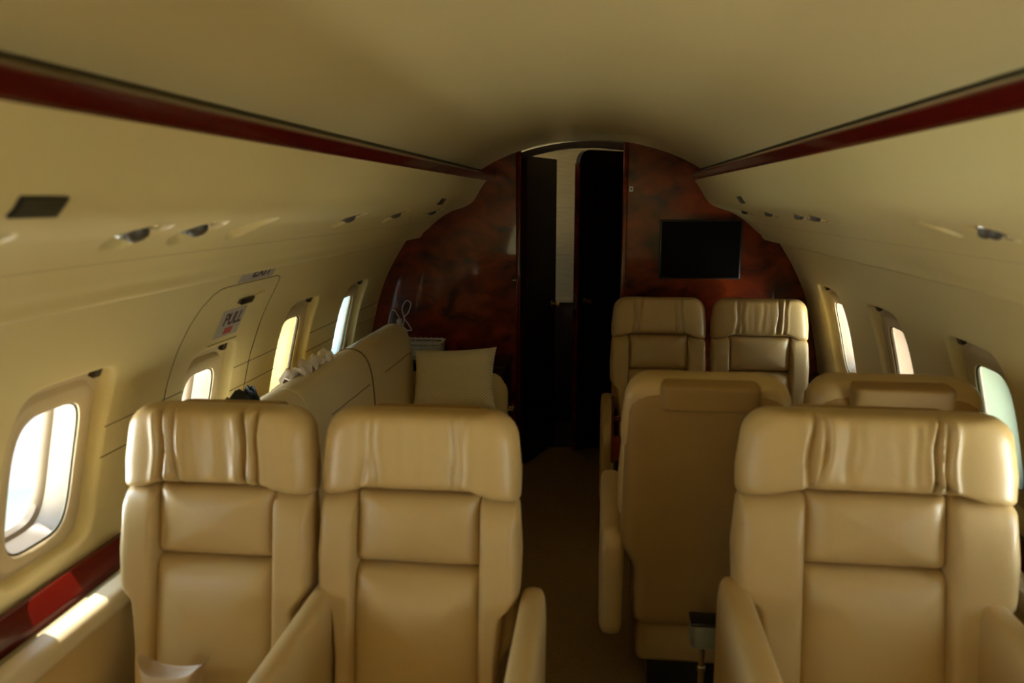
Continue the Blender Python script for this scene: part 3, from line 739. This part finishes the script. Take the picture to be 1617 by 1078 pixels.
# ------------------------------------------------------------------ air vents, nozzles and lights in the valences
def vent(label, side, w, y, ly=.085, ls=.034):
    s = s_of_w(w); p = PV.at(s); n = PV.nrm(s); n = Vector((-abs(n.x), -abs(n.y)))
    r = empty('air_vent'); nx = Vector((side*n.x, 0, n.y)).normalized(); a = Vector((0, 1, 0)); b = nx.cross(a)
    r.matrix_world = Matrix((a, b, nx)).transposed().to_4x4(); r.location = vpt(side, s, y, 0)
    tag(r, label, 'vent', 'slotted vents in the valences')
    m = MB(); rbox(m, -ly/2, ly/2, -ls/2, ls/2, -.004, .003, .002, 2); m.build('vent_frame', M_BLK, r)
    for k in range(4): m = MB(); rbox(m, -ly/2+.005, ly/2-.005, -ls/2+.0045+k*ls*.22, -ls/2+.0075+k*ls*.22, .002, .0055, .001, 1); m.build('slat', M_GASK, r)
vent('large dark slotted vent high on the left valence, nearest in the photo', -1, .622, .882)
vent('small dark slotted vent at the far end of the left valence', -1, .622, 3.306)
vent('small dark slotted vent at the far end of the right valence', 1, .616, 3.128)
def nozzle(label, side, y, twin=False, dark=False):
    H = .020      # stem that brings the nozzle down to the dish rim
    s = WC[side]; n = PV.nrm(s); n = Vector((-abs(n.x), -abs(n.y))); r = empty('air_nozzle')
    nx = Vector((side*n.x, 0, n.y)).normalized(); a = Vector((0, 1, 0)); b = nx.cross(a)
    r.matrix_world = Matrix((a, b, nx)).transposed().to_4x4(); r.location = vpt(side, s, y, .034); tag(r, label, 'air nozzle', 'air nozzles in the valences')
    for off in ((-.018, .018) if twin else (0,)):
        sc = .74 if twin else 1.3
        m = MB(); lathe(m, [(.026*sc, 0), (.027*sc, .006+H), (.023*sc, .011+H), (.018*sc, .010+H)], (off, 0, 0), n=24); m.build('bezel', M_CHR if not dark else M_GREY, r)
        m = MB(); lathe(m, [(.018*sc, .006+H), (.0175*sc, .014+H), (.013*sc, .021+H), (.008*sc, .024+H), (.007*sc, .018+H), (.003*sc, .017+H)], (off, 0, 0), n=20); m.build('nozzle_ball', M_BALL, r)
    m = MB(); rbox(m, -.004, .004, .024, .044, .004+H, .016+H, .002, 2); m.build('lever', M_CHR, r)
nozzle('chrome air nozzle in the left valence below the large slotted vent', -1, .88)
nozzle('dark air nozzle in the second dish of the left valence', -1, 1.255, dark=True)
nozzle('dark air nozzle in the third dish of the left valence', -1, 1.46, dark=True)
nozzle('chrome air nozzle in the left valence above the exit hatch', -1, 2.40)
nozzle('chrome air nozzle in the left valence above the yellow shaded window', -1, 2.97)
nozzle('chrome air nozzle at the far end of the left valence', -1, 3.62)
nozzle('large dark twin air nozzle in the right valence nearest the camera', 1, 1.36, twin=True)
nozzle('chrome twin air nozzle in the right valence, second from the camera', 1, 2.42, twin=True)
nozzle('chrome twin air nozzle in the right valence, third from the camera', 1, 2.62, twin=True)
nozzle('chrome twin air nozzle in the right valence, fourth from the camera', 1, 3.08, twin=True)
nozzle('chrome twin air nozzle in the right valence nearest the burl bulkhead', 1, 3.585, twin=True)
for side, y, lab in ((-1, 1.70, 'cream reading light lens in the left valence beyond the dark nozzles'), (1, 1.56, 'cream reading light lens in the right valence beside the dark twin nozzle')):
    s = WC[side]; n = PV.nrm(s); n = Vector((-abs(n.x), -abs(n.y))); nx = Vector((side*n.x, 0, n.y)).normalized(); r = empty('reading_light')
    a = Vector((0, 1, 0)); r.matrix_world = Matrix((a, nx.cross(a), nx)).transposed().to_4x4(); r.location = vpt(side, s, y, .039); tag(r, lab, 'light', 'reading lights in the valences')
    m = MB(); lathe(m, [(.034, 0), (.035, .005), (.030, .008), (.027, .006)], n=24); m.build('bezel', M_VAL, r)
    m = MB(); lathe(m, [(.027, .004), (.018, .008), (.004, .0095)], n=24); m.build('lens', M_WINF, r)

# ------------------------------------------------------------------ metal stand beside the aisle
st = empty('metal_stand', (.375, 1.975, 0)); tag(st, 'grey metal box on a thin chrome pole beside the wide single seat', 'stand')
m = MB(); lathe(m, [(.06, 0), (.06, .008), (.02, .014), (.009, .018)], (-.03, 0, 0), n=28); m.build('foot', M_CHR, st)
m = MB(); lathe(m, [(.009, .015), (.009, .22), (.012, .223), (.012, .235), (.008, .238), (.008, .31)], (-.03, 0, 0), n=16); m.build('pole', M_CHR, st)
m = MB(); rbox(m, -.065, .03, -.03, .03, .300, .375, .014, 4); m.build('head_box', M_GREY, st)
m = MB(); rbox(m, -.067, .032, -.033, .033, .371, .383, .005); m.build('lid', M_BLK, st)
